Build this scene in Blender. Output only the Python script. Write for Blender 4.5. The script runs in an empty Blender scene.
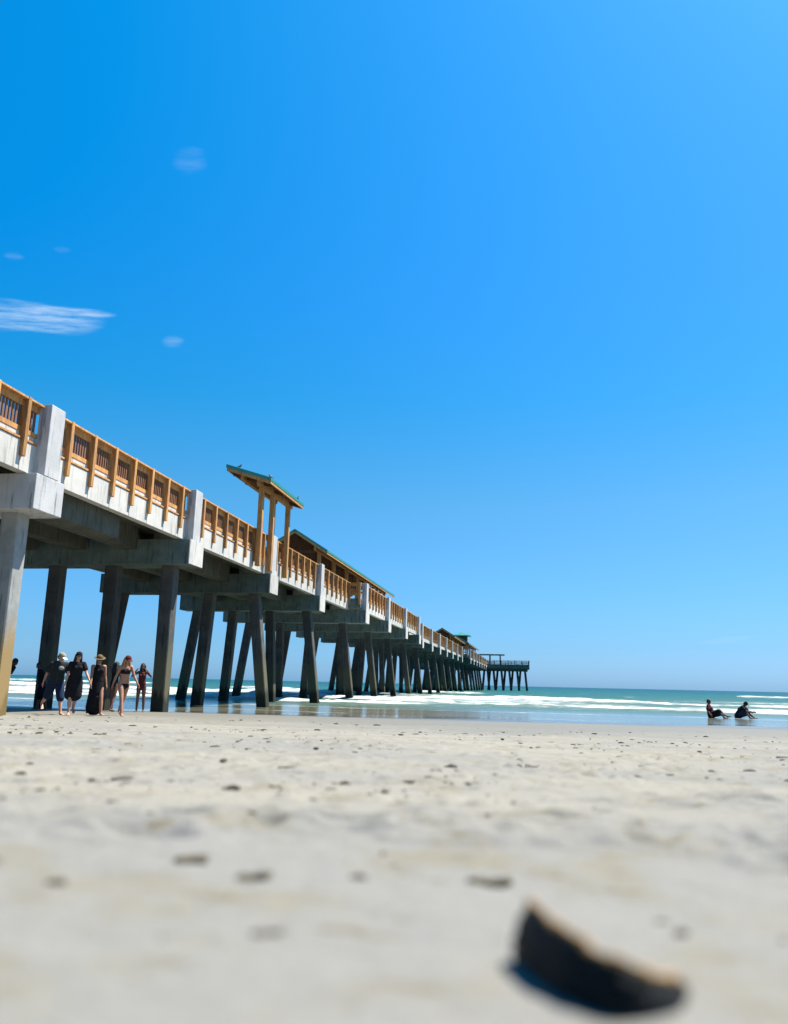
import bpy, bmesh, math, random
import numpy as np
from mathutils import Vector, Matrix, noise as mnoise
R = math.radians
random.seed(7)
sc = bpy.context.scene
COL = sc.collection

# ------------------------------------------------------------------ camera
EYE = 1.2                                   # metres above the sea
cam_d = bpy.data.cameras.new("camera"); cam = bpy.data.objects.new("camera", cam_d); COL.objects.link(cam)
cam_d.sensor_fit = 'VERTICAL'; cam_d.sensor_height = 36.0; cam_d.sensor_width = 36.0
cam_d.lens = 800 / 1024 * 36.0
PITCH, ROLL = R(12.09), math.atan(0.0228)
cam.matrix_world = Matrix.Translation((0, 0, EYE)) @ Matrix.Rotation(R(90) + PITCH, 4, 'X') @ Matrix.Rotation(ROLL, 4, 'Z')
cam_d.clip_start = 0.05; cam_d.clip_end = 40000
cam_d.dof.use_dof = True; cam_d.dof.focus_distance = 28.0; cam_d.dof.aperture_fstop = 1.2
sc.camera = cam

# ------------------------------------------------------------------ light
SUN_AZ, SUN_EL = R(62), R(60)               # azimuth clockwise from the view direction (+Y)
world = bpy.data.worlds.new("World"); sc.world = world; world.use_nodes = True
wt = world.node_tree; wt.nodes.clear()
def N(tree, t, **kw):
    n = tree.nodes.new(t)
    for k, v in kw.items():
        if k in n.inputs.keys(): n.inputs[k].default_value = v
        else: setattr(n, k, v)
    return n
sky = N(wt, 'ShaderNodeTexSky', sky_type='NISHITA', sun_disc=False, sun_elevation=SUN_EL, sun_rotation=SUN_AZ,
        altitude=0.0, air_density=1.0, dust_density=0.6, ozone_density=3.0)
bg = N(wt, 'ShaderNodeBackground', Strength=0.062)
wout = N(wt, 'ShaderNodeOutputWorld')
# thin cirrus wisps, placed by compass direction and height in the sky
geo = N(wt, 'ShaderNodeTexCoord')
nrm = N(wt, 'ShaderNodeVectorMath', operation='NORMALIZE'); wt.links.new(geo.outputs['Generated'], nrm.inputs[0])
sep = N(wt, 'ShaderNodeSeparateXYZ'); wt.links.new(nrm.outputs[0], sep.inputs[0])
def M2(tree, op, a, b=None, c=None, clamp=False):
    n = tree.nodes.new('ShaderNodeMath'); n.operation = op; n.use_clamp = clamp
    for i, v in enumerate((a, b, c)):
        if v is None: continue
        if isinstance(v, (int, float)): n.inputs[i].default_value = v
        else: tree.links.new(v, n.inputs[i])
    return n.outputs[0]
az = M2(wt, 'ARCTAN2', sep.outputs[0], sep.outputs[1])
el = M2(wt, 'ARCSINE', sep.outputs[2])
tint = N(wt, 'ShaderNodeValToRGB'); wt.links.new(M2(wt, 'DIVIDE', el, math.pi / 2, clamp=True), tint.inputs[0])
TINTS = [(0.0, (.195, .71, 1.4)), (.03, (.18, .66, 1.10)), (.14, (.22, .80, 1.02)), (.22, (.19, .87, 1.2)), (.30, (.207, .92, 1.42)), (.49, (.23, 1.10, 1.62)), (1.0, (.2, 1.1, 1.6))]
while len(tint.color_ramp.elements) < len(TINTS): tint.color_ramp.elements.new(.5)
for e_, (p_, c_) in zip(tint.color_ramp.elements, TINTS): e_.position = p_; e_.color = (*[v / 1.7 for v in c_], 1)
tm = N(wt, 'ShaderNodeVectorMath', operation='MULTIPLY'); wt.links.new(sky.outputs[0], tm.inputs[0]); wt.links.new(tint.outputs[0], tm.inputs[1])
hsv = N(wt, 'ShaderNodeVectorMath', operation='SCALE'); hsv.inputs['Scale'].default_value = 1.7; wt.links.new(tm.outputs[0], hsv.inputs[0])
rgb = N(wt, 'ShaderNodeSeparateColor'); wt.links.new(hsv.outputs[0], rgb.inputs[0]); rj = N(wt, 'ShaderNodeCombineColor')
wt.links.new(M2(wt, 'MAXIMUM', M2(wt, 'SUBTRACT', M2(wt, 'MULTIPLY', rgb.outputs[0], 2.6), .67), .01), rj.inputs[0])
wt.links.new(rgb.outputs[1], rj.inputs[1]); wt.links.new(rgb.outputs[2], rj.inputs[2]); hsv = rj
comb = N(wt, 'ShaderNodeCombineXYZ')
wt.links.new(M2(wt, 'MULTIPLY', az, 5.0), comb.inputs[0]); SLOPE = 0.12
els = M2(wt, 'SUBTRACT', el, M2(wt, 'MULTIPLY', az, SLOPE)); wt.links.new(M2(wt, 'MULTIPLY', els, 42.0), comb.inputs[1])
wn = N(wt, 'ShaderNodeTexNoise', Scale=1.6, Detail=5.0, Roughness=0.62); wt.links.new(comb.outputs[0], wn.inputs['Vector'])
wn2 = N(wt, 'ShaderNodeTexNoise', Scale=3.0, Detail=7.0, Roughness=0.65); wt.links.new(comb.outputs[0], wn2.inputs['Vector'])
def smooth(tree, x, e0, e1):
    n = tree.nodes.new('ShaderNodeMapRange'); n.interpolation_type = 'SMOOTHSTEP'
    tree.links.new(x, n.inputs[0]); n.inputs[1].default_value = e0; n.inputs[2].default_value = e1
    n.inputs[3].default_value = 0; n.inputs[4].default_value = 1
    return n.outputs[0]
def wisp(a0, e0, wa, we, strength, sharp_right=False):
    da = M2(wt, 'SUBTRACT', az, a0); de = M2(wt, 'SUBTRACT', els, e0 - SLOPE * a0)
    de = M2(wt, 'ADD', de, M2(wt, 'MULTIPLY', M2(wt, 'SUBTRACT', wn.outputs['Fac'], 0.5), we * 1.2))
    q = M2(wt, 'ADD', M2(wt, 'POWER', M2(wt, 'ABSOLUTE', M2(wt, 'DIVIDE', da, wa)), 4.0 if sharp_right else 2.0),
           M2(wt, 'POWER', M2(wt, 'ABSOLUTE', M2(wt, 'DIVIDE', de, we)), 2.0))
    m = smooth(wt, q, 1.0, 0.0)
    m = M2(wt, 'MULTIPLY', m, M2(wt, 'ADD', .06, M2(wt, 'MULTIPLY', smooth(wt, wn2.outputs['Fac'], .28, .74), 1.1)))
    return M2(wt, 'MULTIPLY', m, strength)
def skydir(px, py):
    X = px - 394; Y = py - 512
    u = X * math.cos(ROLL) + Y * math.sin(ROLL); v = -X * math.sin(ROLL) + Y * math.cos(ROLL)
    y = math.cos(PITCH) + v / 800 * math.sin(PITCH); z = math.sin(PITCH) - v / 800 * math.cos(PITCH)
    return math.atan2(u / 800, y), math.asin(z / math.sqrt((u / 800) ** 2 + y * y + z * z))
msk = None
for px, py, wa, we, st, sh in [(22, 318, .098, .019, .46, True), (50, 311, .080, .007, .55, True), (190, 162, .026, .018, .075, False),
                               (173, 341, .016, .008, .13, False), (14, 256, .013, .005, .10, False), (62, 250, .012, .004, .09, False),
                               (725, 640, .035, .004, .12, False)]:
    a0, e0 = skydir(px, py); w_ = wisp(a0, e0, wa, we, st, sh)
    msk = w_ if msk is None else M2(wt, 'MAXIMUM', msk, w_)
mixc = N(wt, 'ShaderNodeMixRGB'); mixc.inputs[2].default_value = (5.2, 6.4, 7.6, 1)
wt.links.new(msk, mixc.inputs[0]); wt.links.new(hsv.outputs[0], mixc.inputs[1])
wt.links.new(mixc.outputs[0], bg.inputs['Color']); wt.links.new(bg.outputs[0], wout.inputs[0])

sun_d = bpy.data.lights.new("sun", 'SUN'); sun = bpy.data.objects.new("sun", sun_d); COL.objects.link(sun)
sun_d.energy = 5.0; sun_d.angle = R(0.5); sun_d.color = (1.0, 0.93, 0.82)
sd = Vector((math.sin(SUN_AZ) * math.cos(SUN_EL), math.cos(SUN_AZ) * math.cos(SUN_EL), math.sin(SUN_EL)))
sun.rotation_euler = sd.to_track_quat('Z', 'Y').to_euler(); sun.location = (40, 20, 60)
vs = sc.view_settings; vs.view_transform = 'Standard'; vs.look = 'None'; vs.gamma = 1.0; vs.use_curve_mapping = False
vs.exposure = 1.26
sc.render.engine = 'CYCLES'; sc.cycles.use_denoising = True; sc.cycles.max_bounces = 6; sc.cycles.samples = 128

# ------------------------------------------------------------------ materials
def mat(name, base=(.5, .5, .5), rough=.8, spec=.5, metal=0.0):
    m = bpy.data.materials.new(name); m.use_nodes = True
    b = m.node_tree.nodes['Principled BSDF']
    b.inputs['Base Color'].default_value = (*base, 1); b.inputs['Roughness'].default_value = rough
    b.inputs['Specular IOR Level'].default_value = spec; b.inputs['Metallic'].default_value = metal
    return m, m.node_tree, b
def mottled(name, c1, c2, scale=3.0, rough=.8, bump=.0, bscale=30.0, stretch=(1, 1, 1), spec=.4, lo=.35, hi=.65, detail=6.0):
    m, t, b = mat(name, c1, rough, spec)
    tc = N(t, 'ShaderNodeTexCoord'); mp = N(t, 'ShaderNodeMapping'); mp.inputs['Scale'].default_value = stretch
    t.links.new(tc.outputs['Object'], mp.inputs[0])
    n = N(t, 'ShaderNodeTexNoise', Scale=scale, Detail=detail, Roughness=.62); t.links.new(mp.outputs[0], n.inputs['Vector'])
    mx = N(t, 'ShaderNodeMixRGB'); mx.inputs[1].default_value = (*c1, 1); mx.inputs[2].default_value = (*c2, 1)
    t.links.new(smooth(t, n.outputs['Fac'], lo, hi), mx.inputs[0]); t.links.new(mx.outputs[0], b.inputs['Base Color'])
    if bump:
        n2 = N(t, 'ShaderNodeTexNoise', Scale=bscale, Detail=5.0); t.links.new(mp.outputs[0], n2.inputs['Vector'])
        bp = N(t, 'ShaderNodeBump', Strength=bump, Distance=.02); t.links.new(n2.outputs['Fac'], bp.inputs['Height'])
        t.links.new(bp.outputs[0], b.inputs['Normal'])
    return m, t, b, mx

# weathered concrete: vertical run-down stains
def concrete(name, c1, c2, c3, zstain=False):
    m, t, b, mx = mottled(name, c1, c2, 1.3, .88, .25, 22.0, spec=.25)
    tc = N(t, 'ShaderNodeTexCoord'); mp = N(t, 'ShaderNodeMapping'); mp.inputs['Scale'].default_value = (4.0, 4.0, .35)
    t.links.new(tc.outputs['Object'], mp.inputs[0])
    n = N(t, 'ShaderNodeTexNoise', Scale=1.6, Detail=5.0, Roughness=.7); t.links.new(mp.outputs[0], n.inputs['Vector'])
    m2 = N(t, 'ShaderNodeMixRGB'); m2.inputs[2].default_value = (*c3, 1)
    t.links.new(mx.outputs[0], m2.inputs[1]); t.links.new(smooth(t, n.outputs['Fac'], .52, .68), m2.inputs[0])
    last = m2.outputs[0]
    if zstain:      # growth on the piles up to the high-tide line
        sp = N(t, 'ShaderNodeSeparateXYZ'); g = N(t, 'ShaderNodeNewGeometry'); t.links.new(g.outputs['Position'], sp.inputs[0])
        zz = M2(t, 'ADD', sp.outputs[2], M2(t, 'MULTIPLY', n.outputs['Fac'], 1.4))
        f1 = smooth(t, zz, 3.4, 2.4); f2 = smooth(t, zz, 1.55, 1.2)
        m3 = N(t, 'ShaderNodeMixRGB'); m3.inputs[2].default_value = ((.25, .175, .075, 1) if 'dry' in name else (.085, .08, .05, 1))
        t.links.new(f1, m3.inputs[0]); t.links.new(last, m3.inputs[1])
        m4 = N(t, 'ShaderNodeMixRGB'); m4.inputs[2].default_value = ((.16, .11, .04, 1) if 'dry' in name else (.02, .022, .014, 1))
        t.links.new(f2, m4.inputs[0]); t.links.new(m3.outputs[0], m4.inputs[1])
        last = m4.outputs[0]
    t.links.new(last, b.inputs['Base Color'])
    return m
C_CAP = concrete('concrete_cap', (0.445, 0.445, 0.445), (0.370, 0.378, 0.378), (0.163, 0.174, 0.185))
C_CAPSHADE = concrete('concrete_cap_shade_tone', (.115, .155, .145), (.075, .11, .10), (.03, .045, .042))  # offshore concrete: shade of the near faces is put into the colour
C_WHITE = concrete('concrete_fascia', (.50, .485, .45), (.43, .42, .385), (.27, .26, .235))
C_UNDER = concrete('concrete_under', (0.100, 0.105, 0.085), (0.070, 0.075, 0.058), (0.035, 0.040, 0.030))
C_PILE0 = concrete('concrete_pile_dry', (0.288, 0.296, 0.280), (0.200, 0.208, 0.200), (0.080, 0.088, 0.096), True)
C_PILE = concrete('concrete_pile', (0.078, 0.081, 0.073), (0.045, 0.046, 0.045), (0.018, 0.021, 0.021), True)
WOOD = mottled('timber', (.54, .275, .085), (.34, .16, .05), 2.2, .72, .3, 14.0, (6, 6, 1))[0]
def vary(m, amt=.35):
    t = m.node_tree; b = t.nodes['Principled BSDF']; src = b.inputs['Base Color'].links[0].from_socket
    oi = N(t, 'ShaderNodeObjectInfo'); wn_ = N(t, 'ShaderNodeTexWhiteNoise'); wn_.noise_dimensions = '3D'
    t.links.new(oi.outputs['Location'], wn_.inputs['Vector'])
    mr = N(t, 'ShaderNodeMapRange'); t.links.new(wn_.outputs['Value'], mr.inputs[0]); mr.inputs[3].default_value = 1 - amt; mr.inputs[4].default_value = 1 + amt * .5
    vm = N(t, 'ShaderNodeVectorMath', operation='SCALE'); t.links.new(src, vm.inputs[0]); t.links.new(mr.outputs[0], vm.inputs['Scale']); t.links.new(vm.outputs[0], b.inputs['Base Color'])
vary(WOOD)
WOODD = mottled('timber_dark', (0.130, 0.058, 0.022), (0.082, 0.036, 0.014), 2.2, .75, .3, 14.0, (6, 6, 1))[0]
WOODB = mottled('timber_baluster', (0.204, 0.090, 0.036), (0.144, 0.060, 0.027), 2.2, .75)[0]
def roofmat():
    m, t, b, mx = mottled('green_metal', (.02, .22, .16), (.03, .17, .13), 1.5, .38, spec=.5)
    tc = N(t, 'ShaderNodeTexCoord'); sp = N(t, 'ShaderNodeSeparateXYZ'); t.links.new(tc.outputs['Object'], sp.inputs[0])
    w = M2(t, 'FRACT', M2(t, 'MULTIPLY', sp.outputs[1], 2.4)); rib = smooth(t, M2(t, 'ABSOLUTE', M2(t, 'SUBTRACT', w, .5)), .12, .04)
    bp = N(t, 'ShaderNodeBump', Strength=.8, Distance=.03); t.links.new(rib, bp.inputs['Height']); t.links.new(bp.outputs[0], b.inputs['Normal'])
    return m
ROOF = roofmat()
vary(C_PILE, .3); vary(C_CAPSHADE, .25); vary(C_WHITE, .12)

# ------------------------------------------------------------------ mesh helpers
class MB:
    def __init__(s): s.v = []; s.f = []
    def add(s, v, f):
        o = len(s.v); s.v += [tuple(p) for p in v]; s.f += [tuple(i + o for i in q) for q in f]; return s
    def box(s, x0, x1, y0, y1, z0, z1, ch=0.0):
        if ch <= 0:
            v = [(x, y, z) for z in (z0, z1) for y in (y0, y1) for x in (x0, x1)]
            return s.add(v, [(0, 2, 3, 1), (4, 5, 7, 6), (0, 1, 5, 4), (2, 6, 7, 3), (0, 4, 6, 2), (1, 3, 7, 5)])
        bm = bmesh.new(); bmesh.ops.create_cube(bm, size=1.0)
        for q in bm.verts:
            q.co = Vector(((x0 + x1) / 2 + q.co.x * (x1 - x0), (y0 + y1) / 2 + q.co.y * (y1 - y0), (z0 + z1) / 2 + q.co.z * (z1 - z0)))
        bmesh.ops.bevel(bm, geom=bm.edges[:], offset=ch, segments=2, affect='EDGES', profile=.5)
        bm.verts.index_update(); s.add([q.co[:] for q in bm.verts], [[q.index for q in fc.verts] for fc in bm.faces]); bm.free(); return s
    def prism(s, rings):        # rings of equal length, closed with caps
        n = len(rings[0]); v = [p for r in rings for p in r]; f = []
        for k in range(len(rings) - 1):
            for i in range(n):
                j = (i + 1) % n; f.append((k * n + i, k * n + j, (k + 1) * n + j, (k + 1) * n + i))
        f.append(tuple(reversed(range(n)))); f.append(tuple((len(rings) - 1) * n + i for i in range(n)))
        return s.add(v, f)
    def bar(s, a, b, w, h):     # rectangular beam between two points
        a = Vector(a); b = Vector(b); d = (b - a).normalized()
        up = Vector((0, 0, 1)) if abs(d.z) < .95 else Vector((0, 1, 0))
        x = d.cross(up).normalized() * w / 2; y = x.normalized().cross(d) * h / 2
        return s.prism([[p - x - y, p + x - y, p + x + y, p - x + y] for p in (a, b)])
    def mesh(s, name, m=None, smooth_=False):
        me = bpy.data.meshes.new(name); me.from_pydata(s.v, [], s.f)
        bm = bmesh.new(); bm.from_mesh(me); bmesh.ops.recalc_face_normals(bm, faces=bm.faces); bm.to_mesh(me); bm.free()
        if m: me.materials.append(m)
        if smooth_: me.polygons.foreach_set('use_smooth', [True] * len(me.polygons))
        return me
def link(name, me, parent=None, loc=(0, 0, 0), rz=0.0):
    o = bpy.data.objects.new(name, me); COL.objects.link(o); o.location = loc; o.rotation_euler = (0, 0, rz)
    if parent: o.parent = parent
    return o
def tag(o, label, cat, group=None, kind=None):
    if label: o['label'] = label
    if cat: o['category'] = cat
    if group: o['group'] = group
    if kind: o['kind'] = kind
    return o
def copy_child(src, parent, loc=None):
    c = src.copy(); COL.objects.link(c); c.parent = parent
    if loc is not None: c.location = loc
    return c

# value noise (numpy)
_rs = np.random.RandomState(3); _T = _rs.rand(256, 256)
def vn(x, y):
    xi = np.floor(x).astype(int); yi = np.floor(y).astype(int); fx = x - xi; fy = y - yi
    fx = fx * fx * (3 - 2 * fx); fy = fy * fy * (3 - 2 * fy)
    g = lambda a, b: _T[a & 255, b & 255]
    return (g(xi, yi) * (1 - fx) * (1 - fy) + g(xi + 1, yi) * fx * (1 - fy) + g(xi, yi + 1) * (1 - fx) * fy + g(xi + 1, yi + 1) * fx * fy) - .5
def fbm(x, y, o=4):
    r = 0; a = 1.0
    for k in range(o): r = r + a * vn(x * 2 ** k + 17 * k, y * 2 ** k + 31 * k); a *= .5
    return r
def sstep(x, a, b):
    t = np.clip((x - a) / (b - a), 0, 1); return t * t * (3 - 2 * t)

# ------------------------------------------------------------------ beach and sea
TH = R(9.7)                                  # the pier (and the slope of the beach) points this far right of the view
PC = (math.sin(TH), math.cos(TH)); PN = (math.cos(TH), -math.sin(TH))
def st(x, y): return x * PC[0] + y * PC[1], x * PN[0] + y * PN[1]      # seaward, along shore (right positive)
pit_r = np.random.RandomState(11)
PITS = []
for k in range(1300):
    r = 1.9 * math.exp(pit_r.rand() * math.log(24 / 1.9)); a = R(-34 + 68 * pit_r.rand())
    PITS.append((r * math.sin(a), r * math.cos(a), .018 + .05 * pit_r.rand() ** 2 + .0016 * r, (.5 + .9 * pit_r.rand()) * min(1.3, .4 + r / 8)))
def beach_h(x, y, detail=True):
    x = np.asarray(x, float); y = np.asarray(y, float)
    s, t = st(x, y)
    z = np.interp(s, [-400, -60, 0, 3, 9, 18, 27, 45, 120, 400, 9000], [6.5, 2.6, .93, .80, .53, .20, .055, -.16, -1.4, -4, -9])
    z = z - .055 * sstep(t, 7, 15) * sstep(s, 18, 26)
    z = z + .05 * fbm(t / 14 + 3, s / 7, 3) * sstep(s, 2, 12) * (1 - sstep(s, 34, 50)) * .8
    if detail:
        dry = 1 - sstep(s, 19, 25)
        z = z + dry * (.034 * fbm(x / 1.5 + 9, y / 1.1, 3) + .008 * fbm(x / .33, y / .27 + 40, 3) + .004 * fbm(x / .07, y / .06, 2))
    return z
def fan(angles, radii, inner):
    A, Rr = np.meshgrid(angles, radii, indexing='ij'); X = Rr * np.sin(A); Y = Rr * np.cos(A)
    na, nr = A.shape; idx = np.arange(na * nr).reshape(na, nr)
    a = idx[:-1, :-1].ravel(); b = idx[1:, :-1].ravel(); c = idx[1:, 1:].ravel(); d = idx[:-1, 1:].ravel()
    return X, Y, np.stack([a, d, c, b], 1)
def grid_mesh(name, X, Y, Z, F, m, attr=None):
    me = bpy.data.meshes.new(name); nv = X.size
    co = np.stack([X.ravel(), Y.ravel(), Z.ravel()], 1).astype(np.float32)
    me.vertices.add(nv); me.vertices.foreach_set('co', co.ravel())
    me.loops.add(F.size); me.loops.foreach_set('vertex_index', F.ravel().astype(np.int32))
    me.polygons.add(len(F)); me.polygons.foreach_set('loop_start', np.arange(0, F.size, 4, dtype=np.int32))
    me.polygons.foreach_set('use_smooth', np.ones(len(F), bool))
    me.update(calc_edges=True); me.validate()
    if attr is not None:
        a = me.attributes.new('foam', 'FLOAT', 'POINT'); a.data.foreach_set('value', attr.ravel().astype(np.float32))
    me.materials.append(m); return me
def ang(dense, lo, hi):
    fine = np.linspace(R(lo), R(hi), dense)
    side = np.linspace(R(hi), R(lo + 360), 60)[1:]
    return np.concatenate([fine, side])

def sandmat():
    m, t, b = mat('sand', (.55, .5, .4), .95, .2)
    g = N(t, 'ShaderNodeNewGeometry'); sp = N(t, 'ShaderNodeSeparateXYZ'); t.links.new(g.outputs['Position'], sp.inputs[0])
    def noi(sc_, det=5.0, ro=.6, mapping=None):
        n = N(t, 'ShaderNodeTexNoise', Scale=sc_, Detail=det, Roughness=ro)
        if mapping:
            mp = N(t, 'ShaderNodeMapping'); mp.inputs['Scale'].default_value = mapping; mp.inputs['Rotation'].default_value = (0, 0, -TH)
            t.links.new(g.outputs['Position'], mp.inputs[0]); t.links.new(mp.outputs[0], n.inputs['Vector'])
        else: t.links.new(g.outputs['Position'], n.inputs['Vector'])
        return n.outputs['Fac']
    def mix(f, a, c):
        mx = N(t, 'ShaderNodeMixRGB')
        t.links.new(f, mx.inputs[0])
        for i, q in ((1, a), (2, c)):
            if isinstance(q, tuple): mx.inputs[i].default_value = (*q, 1)
            else: t.links.new(q, mx.inputs[i])
        return mx.outputs[0]
    base = mix(smooth(t, noi(.55, 5, .6, (.5, 1.3, 1)), .38, .62), (.238, .226, .188), (.190, .188, .172))
    base = mix(M2(t, 'MULTIPLY', smooth(t, noi(2.6, 6, .70), .50, .66), .6), base, (.168, .150, .098))
    base = mix(M2(t, 'MULTIPLY', smooth(t, noi(11, 5, .7, (.6, 1.3, 1)), .59, .70), .85), base, (.115, .095, .052))
    base = mix(M2(t, 'MULTIPLY', smooth(t, noi(60, 3, .7), .56, .70), .5), base, (.11, .085, .052))
    base = mix(M2(t, 'MULTIPLY', smooth(t, noi(420, 2, .7), .50, .72), .5), base, (.145, .12, .09))
    zz = M2(t, 'ADD', sp.outputs[2], M2(t, 'MULTIPLY', M2(t, 'SUBTRACT', noi(.35, 4, .6, (.35, 1, 1)), .5), .12))
    damp = smooth(t, zz, .26, .12); wet = smooth(t, zz, .065, .02)
    base = mix(damp, base, (.150, .143, .118)); base = mix(wet, base, (.080, .078, .064))
    t.links.new(base, b.inputs['Base Color'])
    t.links.new(M2(t, 'SUBTRACT', M2(t, 'SUBTRACT', .95, M2(t, 'MULTIPLY', damp, .35)), M2(t, 'MULTIPLY', wet, .50)), b.inputs['Roughness'])
    t.links.new(M2(t, 'ADD', .15, M2(t, 'MULTIPLY', wet, .45)), b.inputs['Specular IOR Level'])
    hh = M2(t, 'ADD', M2(t, 'MULTIPLY', noi(9, 6, .7), 1.0), M2(t, 'MULTIPLY', noi(120, 4, .7), .25))
    bp = N(t, 'ShaderNodeBump', Distance=.035); t.links.new(hh, bp.inputs['Height'])
    t.links.new(M2(t, 'SUBTRACT', .5, M2(t, 'MULTIPLY', damp, .46)), bp.inputs['Strength'])
    t.links.new(bp.outputs[0], b.inputs['Normal'])
    return m
SAND = sandmat()
ang_s = ang(460, -42, 42)
rad_s = np.concatenate([[0.001, .15, .3], .3 * np.exp(np.linspace(0, math.log(48 / .3), 520))[1:], 48 * np.exp(np.linspace(0, math.log(5000 / 48), 60))[1:]])
X, Y, F = fan(ang_s, rad_s, 0)
Z = beach_h(X, Y)
for (px, py, pr, dp) in PITS:
    rr = math.hypot(px, py); i = (rad_s > rr - 4 * pr) & (rad_s < rr + 4 * pr)
    xs = X[:460, i]; ys = Y[:460, i]; q = ((xs - px) / (pr * 1.5)) ** 2 + ((ys - py) / pr) ** 2
    sub = Z[:460, i]; sub += pr * dp * (-.62 * np.exp(-q * 1.2) + .26 * np.exp(-((np.sqrt(q) - 1.55) ** 2) * 5)) * .8
    Z[:460, i] = sub
beach = link('beach', grid_mesh('beach', X, Y, Z, F, SAND)); tag(beach, 'pale beach sand sloping to the sea', 'beach', kind='structure')

# ---- sea
def sea_h(X, Y):
    s, t = st(X, Y)
    sp = s + 1.6 * fbm(t / 11 + 5, t * 0 + 2.2, 3) * 2 + .05 * t
    h = np.zeros_like(s); foam = np.zeros_like(s)
    chop = sstep(s, 45, 70)
    far = 1 - .5 * sstep(s, 500, 1500)
    h += chop * far * (.10 * fbm(s / 5.5, t / 16, 3) + .07 * np.sin(s / 3.1 + 2.5 * fbm(t / 22, s / 30, 2))) + .03 * sstep(s, 40, 46) * fbm(s / .9, t / 2.2, 3)
    for (c, A, w, lenf, k) in [(48.5, .08, .8, 4, 1), (56, .20, 1.0, 6, 2), (66, .24, 1.2, 6, 3), (80, .25, 1.5, 6, 4), (112, .26, 2.2, 3, 5), (150, .30, 3, 2, 6)]:
        sk = sp + 3.2 * fbm(t / 19 + 7 * k, t * 0 + k * 1.7, 3)
        amp = np.clip(.78 + 1.5 * fbm(t / 13 + k * 5, t * 0 + k * 3.3, 3), .15, 1.35)
        d = sk - c
        h += A * amp * np.where(d < 0, np.exp(-(d / w) ** 2), np.exp(-(d / (w * 3.2)) ** 2))
        fm = np.where(d < 0, sstep(d, -1.4 * w, -.5 * w), 1 - sstep(d, lenf * .35, lenf * 1.1)) * sstep(amp, .3 + .09 * (k > 3) * k, .62 + .09 * (k > 3) * k)
        foam = np.maximum(foam, fm * (1.0 if k < 5 else .85))
    # run-up edge and lacy patches between the breakers
    foam = np.maximum(foam, sstep(s, 43, 52) * (1 - sstep(s, 84, 102)) * (0.46 + .8 * fbm(s / 3, t / 12, 4)))
    edge = 33.0 - 3.0 * sstep(t, 7, 15) + 3.4 * fbm(t / 8 + 1, t * 0 + 9.1, 3)
    foam = np.maximum(foam, .62 * np.exp(-((s - edge) / .28) ** 2) * np.clip(.5 + 1.6 * fbm(t / 3, t * 0 + 4, 2), 0, 1))
    foam = np.maximum(foam, .55 * np.exp(-((s - edge - 6.5 + fbm(t / 5, s / 5, 2)) / .5) ** 2))
    h += .16 * foam * np.maximum(0, .25 + fbm(s / .9, t / 1.3, 4)) * sstep(s, 43, 50)
    # quiet, mirror-like film of water over the lowest sand
    h += .006 * fbm(s / 1.1, t / 3.0, 3) * sstep(s, 26, 34)
    h = h * sstep(s, 41, 47) + .002 + (1 - sstep(s, 41, 47)) * .010 * fbm(s / 2.2, t / 7, 2)
    return h, foam
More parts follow.
